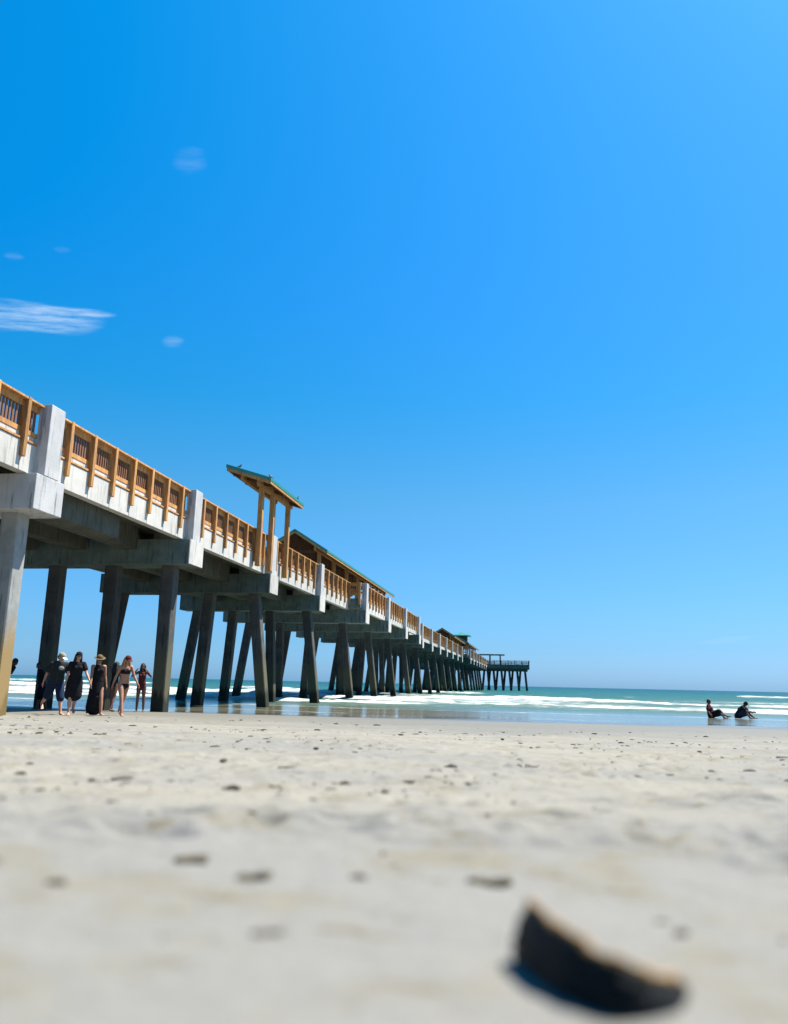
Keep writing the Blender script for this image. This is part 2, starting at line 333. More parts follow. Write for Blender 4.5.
def seamat():
    m, t, b = mat('sea_water', (.02, .14, .14), .12, .5)
    g = N(t, 'ShaderNodeNewGeometry')
    mp = N(t, 'ShaderNodeMapping'); mp.inputs['Rotation'].default_value = (0, 0, TH); t.links.new(g.outputs['Position'], mp.inputs[0])
    sp = N(t, 'ShaderNodeSeparateXYZ'); t.links.new(mp.outputs[0], sp.inputs[0]); s = sp.outputs[1]
    def noi(sc_, det, ro, scl):
        q = N(t, 'ShaderNodeMapping'); q.inputs['Scale'].default_value = scl; t.links.new(mp.outputs[0], q.inputs[0])
        n = N(t, 'ShaderNodeTexNoise', Scale=sc_, Detail=det, Roughness=ro); t.links.new(q.outputs[0], n.inputs['Vector']); return n.outputs['Fac']
    ramp = N(t, 'ShaderNodeValToRGB'); cr = ramp.color_ramp
    lg = M2(t, 'DIVIDE', M2(t, 'LOGARITHM', M2(t, 'MAXIMUM', s, 10.0), 10.0), 4.0)
    t.links.new(lg, ramp.inputs[0])
    stops = [(28, (.12, .11, .07)), (36, (.11, .11, .075)), (44, (.07, .115, .085)), (70, (.050, .105, .078)), (130, (.022, .088, .066)), (350, (.008, .062, .055)), (3000, (.002, .036, .040))]
    while len(cr.elements) < len(stops): cr.elements.new(.5)
    for e, (d_, c) in zip(cr.elements, stops): e.position = math.log10(d_) / 4; e.color = (*c, 1)
    at = N(t, 'ShaderNodeAttribute', attribute_name='foam')
    fn = M2(t, 'ADD', M2(t, 'MULTIPLY', noi(1.9, 8, .76, (.33, 1.7, 1)), .9), M2(t, 'MULTIPLY', noi(.35, 4, .6, (.4, 1.4, 1)), .35))
    fac = smooth(t, M2(t, 'ADD', at.outputs['Fac'], M2(t, 'MULTIPLY', M2(t, 'SUBTRACT', fn, .61), 2.8)), .25, 1.15)
    # caps far out
    caps = M2(t, 'MULTIPLY', smooth(t, noi(.11, 6, .72, (.35, 1.3, 1)), .66, .72), smooth(t, s, 90, 160))
    fac = M2(t, 'MAXIMUM', fac, M2(t, 'MULTIPLY', caps, .7))
    mf = N(t, 'ShaderNodeMixRGB'); mf.inputs[1].default_value = (.34, .37, .37, 1); mf.inputs[2].default_value = (.66, .66, .655, 1); t.links.new(smooth(t, noi(1.1, 6, .7, (.6, 1.2, 1)), .38, .58), mf.inputs[0])
    mx = N(t, 'ShaderNodeMixRGB'); t.links.new(mf.outputs[0], mx.inputs[2])
    t.links.new(fac, mx.inputs[0]); t.links.new(ramp.outputs[0], mx.inputs[1]); t.links.new(mx.outputs[0], b.inputs['Base Color'])
    calm = smooth(t, s, 48, 38)
    ro = M2(t, 'ADD', M2(t, 'SUBTRACT', .30, M2(t, 'MULTIPLY', calm, .17)), M2(t, 'MULTIPLY', fac, .55))
    t.links.new(ro, b.inputs['Roughness'])
    b.inputs['IOR'].default_value = 1.33
    t.links.new(M2(t, 'ADD', M2(t, 'SUBTRACT', .13, M2(t, 'MULTIPLY', fac, .1)), M2(t, 'MULTIPLY', calm, .25)), b.inputs['Specular IOR Level'])
    hh = M2(t, 'ADD', noi(.9, 6, .65, (.5, 1.4, 1)), M2(t, 'MULTIPLY', noi(.16, 4, .6, (.5, 1.5, 1)), 3.0))
    bp = N(t, 'ShaderNodeBump', Distance=.35); t.links.new(hh, bp.inputs['Height'])
    t.links.new(M2(t, 'SUBTRACT', .9, M2(t, 'MULTIPLY', calm, .875)), bp.inputs['Strength'])
    t.links.new(bp.outputs[0], b.inputs['Normal'])
    return m
SEA = seamat()
ang_w = ang(420, -36, 36)
rad_w = np.concatenate([20 * np.exp(np.linspace(0, math.log(180 / 20), 560)), 180 * np.exp(np.linspace(0, math.log(30000 / 180), 260))[1:]])
X, Y, F = fan(ang_w, rad_w, 0)
H_, FO = sea_h(X, Y)
s_, t_ = st(X, Y)
keep = (s_.ravel()[F] > 20).all(1)
sea = link('sea', grid_mesh('sea', X, Y, H_, F[keep], SEA, FO)); tag(sea, 'green-blue sea with white breakers', 'sea', kind='structure')

# ------------------------------------------------------------------ pier
S0, X0, HW, BAY = 18.0, 11.9, 4.25, 9.14
PO = (PC[0] * S0 - PN[0] * (X0 + HW), PC[1] * S0 - PN[1] * (X0 + HW))
def pw(x, y, z=0.0):       # pier coordinates (right, seaward, up) to world
    return (PO[0] + PN[0] * x + PC[0] * y, PO[1] + PN[1] * x + PC[1] * y, z)
pier = bpy.data.objects.new('fishing_pier', None); COL.objects.link(pier); pier.location = (*PO, 0); pier.rotation_euler = (0, 0, -TH)
tag(pier, 'long concrete pier on square piles with orange timber railings, running out over the sea', 'pier')
ZB, ZT = 5.18, 6.08        # cap beam bottom, top
ZF = 6.84                  # top of the white edge beam
NB0, NB1 = -1, 21
WIDE = {4, 5, 6, 7, 15, 16, 17, 18, 19, 20, 21}
def half(n): return HW + (.86 if n in WIDE else 0)
def pile_mesh(bx, lean, depth, h=.24, ztop=5.2):
    m = MB(); zb = -depth
    def ring(z, hh):
        k = (ztop - z) / ztop; cx = bx * 0 + lean * k; c = .03
        return [(cx + sx * hh + ax * c, sy * hh + ay * c, z) for sx, sy, ax, ay in
                [(-1, -1, 1, 0), (1, -1, -1, 0), (1, -1, 0, 1), (1, 1, 0, -1), (1, 1, -1, 0), (-1, 1, 1, 0), (-1, 1, 0, -1), (-1, -1, 0, 1)]]
    m.prism([ring(zb, h), ring(.9, h), ring(ztop, h)]); return m
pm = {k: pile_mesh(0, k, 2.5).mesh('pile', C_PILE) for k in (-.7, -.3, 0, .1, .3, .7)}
pm0 = pile_mesh(0, 0, 2.5).mesh('pile', C_PILE0)
# (caps)
capn = MB().box(-HW, HW, -.66, .56, ZB, ZT, .02).mesh('pile_cap', C_CAP)
caps_ = MB().box(-HW, HW, -.66, .56, ZB, ZT, .02).mesh('pile_cap', C_CAPSHADE)
epl = MB().box(.004, .05, -.65, .55, ZB + .01, ZT, .01).mesh('sunlit_tone_plate', C_WHITE)  # added bright plate: sunlit cap end put into the colour, over the dark cap
capw = MB().box(-HW - .86, HW + .86, -.66, .56, ZB, ZT, .02).mesh('pile_cap', C_CAPSHADE)
pil = MB().box(-.17, .17, -.36, .27, ZT + .003, 7.96, .02).mesh('pilaster', C_CAP)
for n in range(NB0, NB1 + 1):
    y = n * BAY
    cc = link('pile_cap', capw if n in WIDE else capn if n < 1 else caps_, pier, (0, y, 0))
    if n >= 1:
        link('sunlit_tone_plate', epl, cc, (half(n), 0, 0)); link('sunlit_tone_plate', epl, cc, (-half(n), 0, 0), math.pi)
    off = n >= 2
    for x, k in ((3.35, .7 if off else 0), (1.12, (.3 if n % 2 else -.3) if off else 0), (-1.12, (-.3 if n % 2 else .1) if off else 0), (-3.35, -.7 if off else 0)):
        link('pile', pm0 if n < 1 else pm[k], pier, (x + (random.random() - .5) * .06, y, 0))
    for sx in (1, -1): link('pilaster', pil, pier, (sx * (half(n) - .17), y, 0))
# deck slab and girders
YA, YE = NB0 * BAY - 3, 203.0
P1 = (35.9, 64.35); P2 = (133.4, YE)
dk = MB()
dk.box(-HW + .5, HW - .5, YA, YE, 6.50, 6.80)
for y0, y1 in (P1, P2):
    for sx in (1, -1):
        xa, xb = sorted((sx * (HW - .497), sx * (HW + .86 - .47))); dk.box(xa, xb, y0 + .02, y1 - .02, 6.50, 6.803)
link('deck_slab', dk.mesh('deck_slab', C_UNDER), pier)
gm = MB()
for x in (-2.0, 0, 2.0): gm.box(x - .28, x + .28, .563, BAY - .663, 5.7, 6.499)
gme = gm.mesh('girders', C_UNDER)
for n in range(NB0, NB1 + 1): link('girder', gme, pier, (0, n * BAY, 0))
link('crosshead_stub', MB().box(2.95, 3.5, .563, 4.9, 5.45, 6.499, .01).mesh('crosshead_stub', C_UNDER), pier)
# white edge beam of separate panels, one per rail post
def fascia(n0y, n1y, posts):
    m = MB(); edges = [n0y] + list(posts) + [n1y]
    for a, b in zip(edges[:-1], edges[1:]):
        if b - a > .08: m.box(-.26, 0, a + .012, b - .012, ZT + .004, ZF, .012)
    m.box(-.24, -.03, n0y + .01, n1y - .01, ZT + .012, ZF - .01)
    m.box(-.098, -.056, n0y + .005, n1y - .005, 6.903, 7.045)      # kerb behind
    return m
def rail_parts(y0, posts, y1):
    bal = MB(); top = MB(); bot = MB()
    top.box(-.20, .10, y0, y1, 7.86, 7.915, .008); top.box(-.13, -.03, y0, y1, 7.70, 7.858)
    bot.box(-.12, -.04, y0, y1, 7.05, 7.17); bot.box(-.10, .025, y0, y1, 6.853, 6.90)
    y = y0 + .1
    while y < y1 - .05:
        if min([abs(y - p) for p in posts] + [9]) > .085: bal.box(-.105, -.065, y - .028, y + .028, 7.171, 7.699)
        y += .125
    return top, bot, bal
def railing(parent_x, y, length, posts, detailed, mirrored=False, prefab={}):
    key = (round(length, 2), len(posts), detailed)
    if key not in prefab:
        top, bot, bal = rail_parts(0, posts, length)
        pst = MB().box(0.003, .11, -.065, .065, 6.42, 7.93, .008); pst.box(-.13, .003, -.06, .06, 6.86, 7.857)
        pall = MB()
        if not detailed:
            for p in posts: pall.box(-.13, .11, p - .065, p + .065, 6.86, 7.935); pall.box(.003, .11, p - .065, p + .065, 6.42, 6.86)
        prefab[key] = (bal.mesh('balusters', WOODB), top.mesh('top_rail', WOOD), bot.mesh('bottom_rail', WOOD), pst.mesh('post', WOOD), pall.mesh('posts', WOOD) if pall.v else None)
    ba, to, bo, ps, pa = prefab[key]
    r = link('railing', to, pier, (parent_x, y, 0), math.pi if mirrored else 0.0)
    link('balusters', ba, r); link('bottom_rail', bo, r)
    if detailed:
        for p in posts: link('post', ps, r, (0, p, 0))
    elif pa: link('posts', pa, r)
    return r
for n in range(NB0, NB1 + 1):
    xw = .86 if (n in WIDE and n + 1 in WIDE) or n == NB1 else 0
    ya, yb = n * BAY + .33, (n + 1) * BAY - .33
    if n == NB1: yb = YE
    if n == 14: yb = P2[0] - .02
    posts = [ya + .64 + 1.2 * k - (n * BAY) - .33 for k in range(7) if ya + .64 + 1.2 * k < yb - .2]
    L = yb - ya
    for sx in (1, -1):
        xo = sx * (HW - .30 + xw)
        fk = ('f', round(L, 2))
        if fk not in globals().setdefault('_FM', {}): _FM[fk] = fascia(0, L, posts).mesh('edge_beam', C_WHITE)
        if sx == 1: link('edge_beam', _FM[fk], pier, (xo, ya, 0))
        else: link('edge_beam', _FM[fk], pier, (xo, yb, 0), math.pi)
        if sx == 1: railing(xo, ya, L, posts, n <= 11)
    # the stretch beside each pilaster
    lk = MB().box(-.26, -.04, -.33, .33, ZT + .004, ZF); lk.box(-.20, -.045, -.33, .33, 7.70, 7.91); lk.box(-.12, -.05, -.33, .33, 7.05, 7.17)
    xw2 = .86 if n in WIDE else 0
    for sx in (1, -1):
        lx = MB().box(min(sx * .04, sx * .26) , max(sx * .04, sx * .26), -.329, .329, ZT + .004, 7.75).mesh('post_block', C_CAP)
        link('post_block', lx, pier, (sx * (HW - .34 - .04 + xw2), n * BAY, 0)) if False else None
# step-outs of the two platforms: cross railings facing the beach
def cross(y, x0, x1, sgn=1):
    m = MB().box(x0, x1, y, y + .24, 6.2, ZF, .01); me = m.mesh('edge_beam', C_CAPSHADE); link('edge_beam', me, pier)
    L = x1 - x0
    b = MB(); x = x0 + .1
    while x < x1 - .05: b.box(x - .025, x + .025, y + .10, y + .14, 7.17, 7.70); x += .125
    r = link('railing', MB().box(x0, x1, y - .05, y + .22, 7.86, 7.915).box(x0, x1, y + .06, y + .16, 7.70, 7.858).mesh('top_rail', WOOD), pier)
    link('balusters', b.mesh('cross_balusters', WOODB), r)
    link('bottom_rail', MB().box(x0, x1, y + .06, y + .15, 7.05, 7.17).mesh('bottom_rail', WOOD), r)
    for xp in np.linspace(x0 + .07, x1 - .07, max(2, int(round(L / 1.2)) + 1)):
        link('post', MB().box(xp - .065, xp + .065, y - .11, y - .003, 6.42, 7.94, .008).mesh('post', WOOD), r)
cross(P1[0] - .25, HW - .30, HW + .56); cross(P1[0] - .25, -HW - .56, -HW + .30)
cross(P2[0] - .25, HW - .30, HW + .56)
# ---- T-shaped head
TX, TY0, TY1 = 16.1, YE, 213.0
hd = MB().box(-TX, TX, TY0 + .25, TY1 - .25, 6.45, 6.80); hd.box(-TX + .5, TX - .5, TY0 + .6, TY0 + 1.7, ZB, 6.449); hd.box(-TX + .5, TX - .5, TY1 - 1.9, TY1 - .8, ZB, 6.449)
for x in range(-15, 16, 3): hd.box(x - .3, x + .3, TY0 + 1.705, TY1 - 1.905, 5.5, 6.449)
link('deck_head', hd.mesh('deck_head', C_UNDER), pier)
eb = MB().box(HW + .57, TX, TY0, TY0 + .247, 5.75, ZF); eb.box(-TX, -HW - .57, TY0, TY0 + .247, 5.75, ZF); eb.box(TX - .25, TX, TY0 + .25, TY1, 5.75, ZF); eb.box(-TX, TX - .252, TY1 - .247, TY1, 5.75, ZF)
link('edge_beam', eb.mesh('head_edge_beam', C_CAPSHADE), pier)
def head_rail(a, b):
    a = Vector(a); b = Vector(b); L = (b - a).length; d = (b - a) / L
    m = MB(); k = 0.1
    while k < L: p = a + d * k; m.box(p.x - .03, p.x + .03, p.y - .03, p.y + .03, 7.12, 7.72); k += .2
    r = link('railing', MB().bar(a + Vector((0, 0, 7.86)), b + Vector((0, 0, 7.86)), .26, .10).mesh('top_rail', WOOD), pier)
    link('balusters', m.mesh('head_balusters', WOODB), r)
    link('bottom_rail', MB().bar(a + Vector((0, 0, 7.08)), b + Vector((0, 0, 7.08)), .1, .1).mesh('bottom_rail', WOOD), r)
    q = MB()
    for k in np.linspace(.1, L - .1, int(L / 1.6) + 1): p = a + d * k; q.box(p.x - .08, p.x + .08, p.y - .08, p.y + .08, 6.7, 7.95)
    link('posts', q.mesh('head_posts', WOODD), r)
head_rail((HW + .6, TY0 + .1, 0), (TX - .1, TY0 + .1, 0)); head_rail((TX - .1, TY0 + .2, 0), (TX - .1, TY1 - .1, 0))
head_rail((TX - .2, TY1 - .1, 0), (-TX, TY1 - .1, 0)); head_rail((-TX, TY0 + .1, 0), (-HW - .6, TY0 + .1, 0))
hpm = {k: pile_mesh(0, k, 2.5, .30).mesh('pile', C_PILE) for k in (-.5, .5)}
for i, x in enumerate((14.6, 12.5, 10.4, 8.3, 6.2, 4.6)):
    link('pile', hpm[.5], pier, (x + .3, TY0 + 1.15, 0)); link('pile', hpm[-.5], pier, (x - 1.0, TY1 - 1.35, 0))
lp = MB()
for x in (-14.9, -12.1, -9.3, -6.5):
    for y in (TY0 + 1.15, TY1 - 1.35): lp.box(x - .24, x + .24, y - .24, y + .24, -2.5, ZB - .002)
lp = link('piles', lp.mesh('piles', C_PILE), pier); lp['kind'] = 'stuff'

# ------------------------------------------------------------------ shelters standing on the pier
def root(name, x, y, z, label, cat, group=None):
    o = bpy.data.objects.new(name, None); COL.objects.link(o); o.location = pw(x, y, z); o.rotation_euler = (0, 0, -TH)
    return tag(o, label, cat, group)
def pitched(rt, y0, y1, hwid, ze, zr, posts_y, px=1.45, base=0.0, metal=ROOF, th=.15):
    for sx in (1, -1):
        m = MB(); a = (sx * hwid, ze); b = (0.0 + sx * .004, zr)
        m.prism([[(a[0], y, a[1]), (b[0], y, b[1]), (b[0], y, b[1] + th), (a[0], y, a[1] + th)] for y in (y0, y1)])
        link('roof_slope', m.mesh('roof_slope', metal), rt)
        s = MB(); s.prism([[(a[0] * .985, y, a[1] - .09), (b[0] + sx * .02, y, b[1] - .10), (b[0] + sx * .02, y, b[1] - .004), (a[0] * .985, y, a[1] - .004)] for y in (y0 + .06, y1 - .06)])
        link('soffit_boards', s.mesh('soffit_boards', WOODD), rt)
        f = MB().bar((sx * (hwid - .05), y0 + .03, ze - .06), (sx * (hwid - .05), y1 - .03, ze - .06), .05, .13)
        for y in (y0 + .02, y1 - .02): f.bar((sx * (hwid - .04), y, ze - .07), (sx * .02, y, zr - .07), .05, .14)
        link('fascia_board', f.mesh('fascia_board', WOOD), rt)
        zb = ze + (zr - ze) * (1 - px / hwid) - .12
        link('beam', MB().box(sx * px - .08, sx * px + .08, y0 + .25, y1 - .25, zb - .30, zb - .02).mesh('beam', WOOD), rt)
        for y in posts_y: link('post', MB().box(sx * px - .12, sx * px + .12, y - .12, y + .12, base, zb - .302, .012).mesh('post', WOOD), rt)
    for y in posts_y:
        zb = ze + (zr - ze) * (1 - px / hwid) - .12
        t = MB().box(-px + .1, px - .1, y - .05, y + .05, zb - .28, zb - .08); t.bar((0, y, zb - .08), (0, y, zr - .14), .1, .1)
        link('tie_beam', t.mesh('tie_beam', WOODD), rt)
    link('ridge_cap', MB().prism([[(-.16, y, zr + .0), (0, y, zr + .13), (.16, y, zr + .0)] for y in (y0 - .04, y1 + .04)]).mesh('ridge_cap', metal), rt)
D = 6.82
g = root('pavilion', 0, 0, D, 'long green-roofed timber pavilion standing on the near widened stretch of the pier', 'pavilion')
pitched(g, 35.3, 63.9, 2.42, 10.0 - D, 11.52 - D, [36.8, 41.2, 45.6, 50.0, 54.4, 58.8, 62.9])
# benches visible behind the cross railing? none: kept clear
g = root('pavilion', 0, 0, D, 'far dark-roofed pavilion on the pier, just before the one carrying a cupola', 'pavilion')
ROOFG = mottled('grey_green_metal', (.05, .11, .10), (.04, .09, .085), 1.5, .45)[0]
pitched(g, 133.0, 158.0, 2.42, 10.0 - D, 11.5 - D, [134.4, 138.8, 143.2, 147.6, 152, 156.6], metal=ROOFG)
g = root('pavilion', 0, 0, D, 'farthest pavilion on the pier, with a small raised green cupola on its roof', 'pavilion')
pitched(g, 161.5, 197.0, 3.0, 10.2 - D, 11.9 - D, [163, 168, 173, 178, 183, 188, 193.5], px=2.2)
cu = MB(); cu.box(-2.2, .6, 186, 189, 11.2 - D, 13.3 - D); cuo = link('cupola', cu.mesh('cupola', WOODD), g)
cr_ = MB(); cr_.prism([[(-3.1, 184.9, 13.3 - D), (1.5, 184.9, 13.3 - D), (1.5, 190.1, 13.3 - D), (-3.1, 190.1, 13.3 - D)], [(-3.1, 184.9, 13.42 - D), (1.5, 184.9, 13.42 - D), (1.5, 190.1, 13.42 - D), (-3.1, 190.1, 13.42 - D)],
                       [(-.9, 187.4, 14.25 - D), (-.7, 187.4, 14.25 - D), (-.7, 187.6, 14.25 - D), (-.9, 187.6, 14.25 - D)]])
link('cupola_roof', cr_.mesh('cupola_roof', ROOF), cuo)
g = root('flat_shelter', 0, 0, D, 'flat-roofed open shelter on posts at the seaward end of the pier', 'shelter')
link('roof', MB().box(1.5, 9.4, 205.2, 209.2, 9.5 - D, 9.62 - D).box(1.6, 9.3, 205.3, 209.1, 9.36 - D, 9.498 - D).mesh('flat_roof', ROOFG), g)
for x in (2.6, 5.4, 8.2):
    for y in (205.7, 208.7): link('post', MB().box(x - .13, x + .13, y - .13, y + .13, 0, 9.358 - D).mesh('post', WOODD), g)
# small lean-to shade over the railing
g = root('rail_shelter', 0, 0, 6.1, 'small lean-to shade roof on tall timber posts bolted outside the pier railing', 'shelter')
Q = 6.1
A, B = (2.72, 10.62 - Q), (4.78, 9.98 - Q)
y0, y1 = 15.35, 20.75
link('roof_panel', MB().prism([[(A[0] - .05, y, A[1]), (B[0] + .04, y, B[1] - .012), (B[0] + .04, y, B[1] + .13), (A[0] - .05, y, A[1] + .16)] for y in (y0, y1)]).mesh('roof_panel', ROOF), g)
link('soffit_boards', MB().prism([[(A[0] + .03, y, A[1] - .08), (B[0] - .03, y, B[1] - .08), (B[0] - .03, y, B[1] - .004), (A[0] + .03, y, A[1] - .004)] for y in (y0 + .05, y1 - .05)]).mesh('soffit_boards', WOODD), g)
fb = MB().bar((B[0], y0 + .04, B[1] - .075), (B[0], y1 - .04, B[1] - .075), .05, .12); fb.bar((A[0], y0 + .04, A[1] - .075), (A[0], y1 - .04, A[1] - .075), .05, .12)
for y in (y0 + .04, y1 - .04): fb.bar((A[0] + .03, y, A[1] - .07), (B[0] - .03, y, B[1] - .08), .05, .15)
link('fascia_board', fb.mesh('fascia_board', WOOD), g)
zp = B[1] + (A[1] - B[1]) * (B[0] - 4.19) / (B[0] - A[0]) - .1
link('beam', MB().box(4.10, 4.28, y0 + .2, y1 - .15, zp - .27, zp).mesh('beam', WOOD), g)
link('beam', MB().box(3.32, 3.46, y0 + .2, y1 - .15, zp + .02, zp + .24).mesh('beam', WOOD), g)
for y in (16.0, 17.62, 20.1): link('post', MB().box(4.09, 4.31, y - .11, y + .11, 6.2 - Q, zp - .272, .012).mesh('post', WOOD), g)
for y in (18.1, 20.1): link('post', MB().box(3.34, 3.52, y - .09, y + .09, 6.82 - Q, zp + .018, .012).mesh('post', WOODD), g)
for y in (16.0, 17.62, 20.1): link('rafter', MB().bar((2.8, y, A[1] - .16), (4.7, y, B[1] - .13), .05, .14).mesh('rafter', WOODD), g)

# birds on the shade roof
FEA = mottled('dark_feathers', (.10, .09, .085), (.20, .19, .18), 40, .8)[0]
def ico(mb, c, r, sub=2, sq=(1, 1, 1), jit=0.0):
    bm = bmesh.new(); bmesh.ops.create_icosphere(bm, subdivisions=sub, radius=1.0)
    for q in bm.verts:
        k = 1 + jit * (mnoise.noise(q.co * 1.7 + Vector(c) * 13))
        q.co = Vector((c[0] + q.co.x * r * sq[0] * k, c[1] + q.co.y * r * sq[1] * k, c[2] + q.co.z * r * sq[2] * k))
    bm.verts.index_update(); mb.add([q.co[:] for q in bm.verts], [[q.index for q in f.verts] for f in bm.faces]); bm.free()
def bird(x, y, z, rz, label):
    m = MB(); ico(m, (0, 0, .13), .1, 2, (.62, 1.35, .7)); ico(m, (0, -.13, .225), .048, 2); 
    m.prism([[(-.012, -.17, .215), (.012, -.17, .215), (0, -.17, .235)], [(-.002, -.225, .212), (.002, -.225, .212), (0, -.225, .216)]])
    m.prism([[(-.035, .1, .12), (.035, .1, .12), (.03, .1, .15), (-.03, .1, .15)], [(-.03, .27, .10), (.03, .27, .10), (.028, .27, .112), (-.028, .27, .112)]])
    for sx in (-1, 1): m.bar((sx * .025, 0, 0), (sx * .025, .01, .08), .01, .01)
    ico(m, (0, -.07, .17), .06, 1, (.8, .9, 1))
    o = link('bird', m.mesh('bird', FEA, True)); o.location = pw(x, y, z); o.rotation_euler = (0, 0, rz - TH); o.scale = (.7, .7, .7)
    tag(o, label, 'bird', 'birds perched on the shade roof')
def zr_(x): return A[1] + Q + .145 + (B[1] - A[1]) * (x - A[0]) / (B[0] - A[0])
bird(3.28, 15.45, zr_(3.28), R(70), 'small dark bird perched near the high beach end of the shade roof')
bird(4.68, 15.75, zr_(4.68), R(-40), 'small dark bird perched at the low beachward corner of the shade roof')
bird(4.68, 20.1, zr_(4.68), R(30), 'small bird perched at the seaward end of the shade roof')

# ------------------------------------------------------------------ people
def skin(name, c):
    m, t, b, mx = mottled(name, c, tuple(v * .82 for v in c), 9, .55, spec=.35); b.inputs['Subsurface Weight'].default_value = .0; return m
SK = {'fair': skin('skin_fair', (.50, .27, .18)), 'tan': skin('skin_tan', (.36, .18, .11)), 'brown': skin('skin_brown', (.13, .06, .038))}
CL = {k: mottled('cloth_' + k, c, tuple(v * .7 for v in c), 6, .9, .4, 60, spec=.15)[0] for k, c in
      dict(black=(.012, .012, .014), charcoal=(.03, .034, .036), navy=(.015, .03, .07), white=(.7, .7, .68), khaki=(.33, .30, .2), straw=(.15, .10, .05), maroon=(.10, .02, .02), grey=(.30, .32, .33)).items()}
HR = {k: mottled('hair_' + k, c, tuple(v * .5 for v in c), 30, .6, .5, 90, (4, 4, .5))[0] for k, c in dict(dark=(.012, .009, .007), brown=(.05, .025, .014), blonde=(.42, .25, .09), auburn=(.16, .05, .02)).items()}
EYE_M = mat('eye_dark', (.01, .008, .008), .2)[0]; LIP = mat('lips', (.28, .07, .06), .5)[0]

def V(*a): return Vector(a)
def tube(mb, pts, rad, n=12, flat=None):
    """closed swept tube with rounded ends; flat=(axis, factor) squashes the section"""
    pts = [Vector(p) for p in pts]; rings = []
    def ring(c, d, r):
        ref = V(0, 1, 0) if abs(d.y) < .9 else V(0, 0, 1)
        u = d.cross(ref).normalized(); w = u.cross(d).normalized()
        fx, fy = (r if isinstance(r, tuple) else (r, r))
        return [tuple(c + u * math.cos(2 * math.pi * i / n) * fx + w * math.sin(2 * math.pi * i / n) * fy) for i in range(n)]
    rr = [r if isinstance(r, tuple) else (r, r) for r in rad]
    d0 = (pts[1] - pts[0]).normalized(); d1 = (pts[-1] - pts[-2]).normalized()
    m0 = min(rr[0]); m1 = min(rr[-1])
    for k in (.12, .5, .85): a = math.acos(1 - k); rings.append(ring(pts[0] - d0 * m0 * (1 - k), d0, (rr[0][0] * math.sin(a), rr[0][1] * math.sin(a))))
    for i, p in enumerate(pts):
        d = d0 if i == 0 else d1 if i == len(pts) - 1 else ((pts[i + 1] - p).normalized() + (p - pts[i - 1]).normalized()).normalized()
        rings.append(ring(p, d, rr[i]))
    for k in (.85, .5, .12): a = math.acos(1 - k); rings.append(ring(pts[-1] + d1 * m1 * (1 - k), d1, (rr[-1][0] * math.sin(a), rr[-1][1] * math.sin(a))))
    mb.prism(rings)
def ell(mb, c, r, rot=None):
    bm = bmesh.new(); bmesh.ops.create_icosphere(bm, subdivisions=3, radius=1.0)
    for q in bm.verts:
        p = V(q.co.x * r[0], q.co.y * r[1], q.co.z * r[2])
        if rot is not None: p = rot @ p
        q.co = p + Vector(c)
    bm.verts.index_update(); mb.add([q.co[:] for q in bm.verts], [[q.index for q in f.verts] for f in bm.faces]); bm.free()
def fuse(mb, name, m, voxel, it=4):
    me = mb.mesh(name + '_raw', m); o = bpy.data.objects.new('tmp', me); COL.objects.link(o)
    r = o.modifiers.new('r', 'REMESH'); r.mode = 'VOXEL'; r.voxel_size = voxel; r.use_smooth_shade = True
    q = o.modifiers.new('s', 'SMOOTH'); q.factor = .5; q.iterations = it
    dg = bpy.context.evaluated_depsgraph_get(); out = bpy.data.meshes.new_from_object(o.evaluated_get(dg)); out.name = name
    out.materials.clear(); out.materials.append(m); bpy.data.objects.remove(o); bpy.data.meshes.remove(me); return out
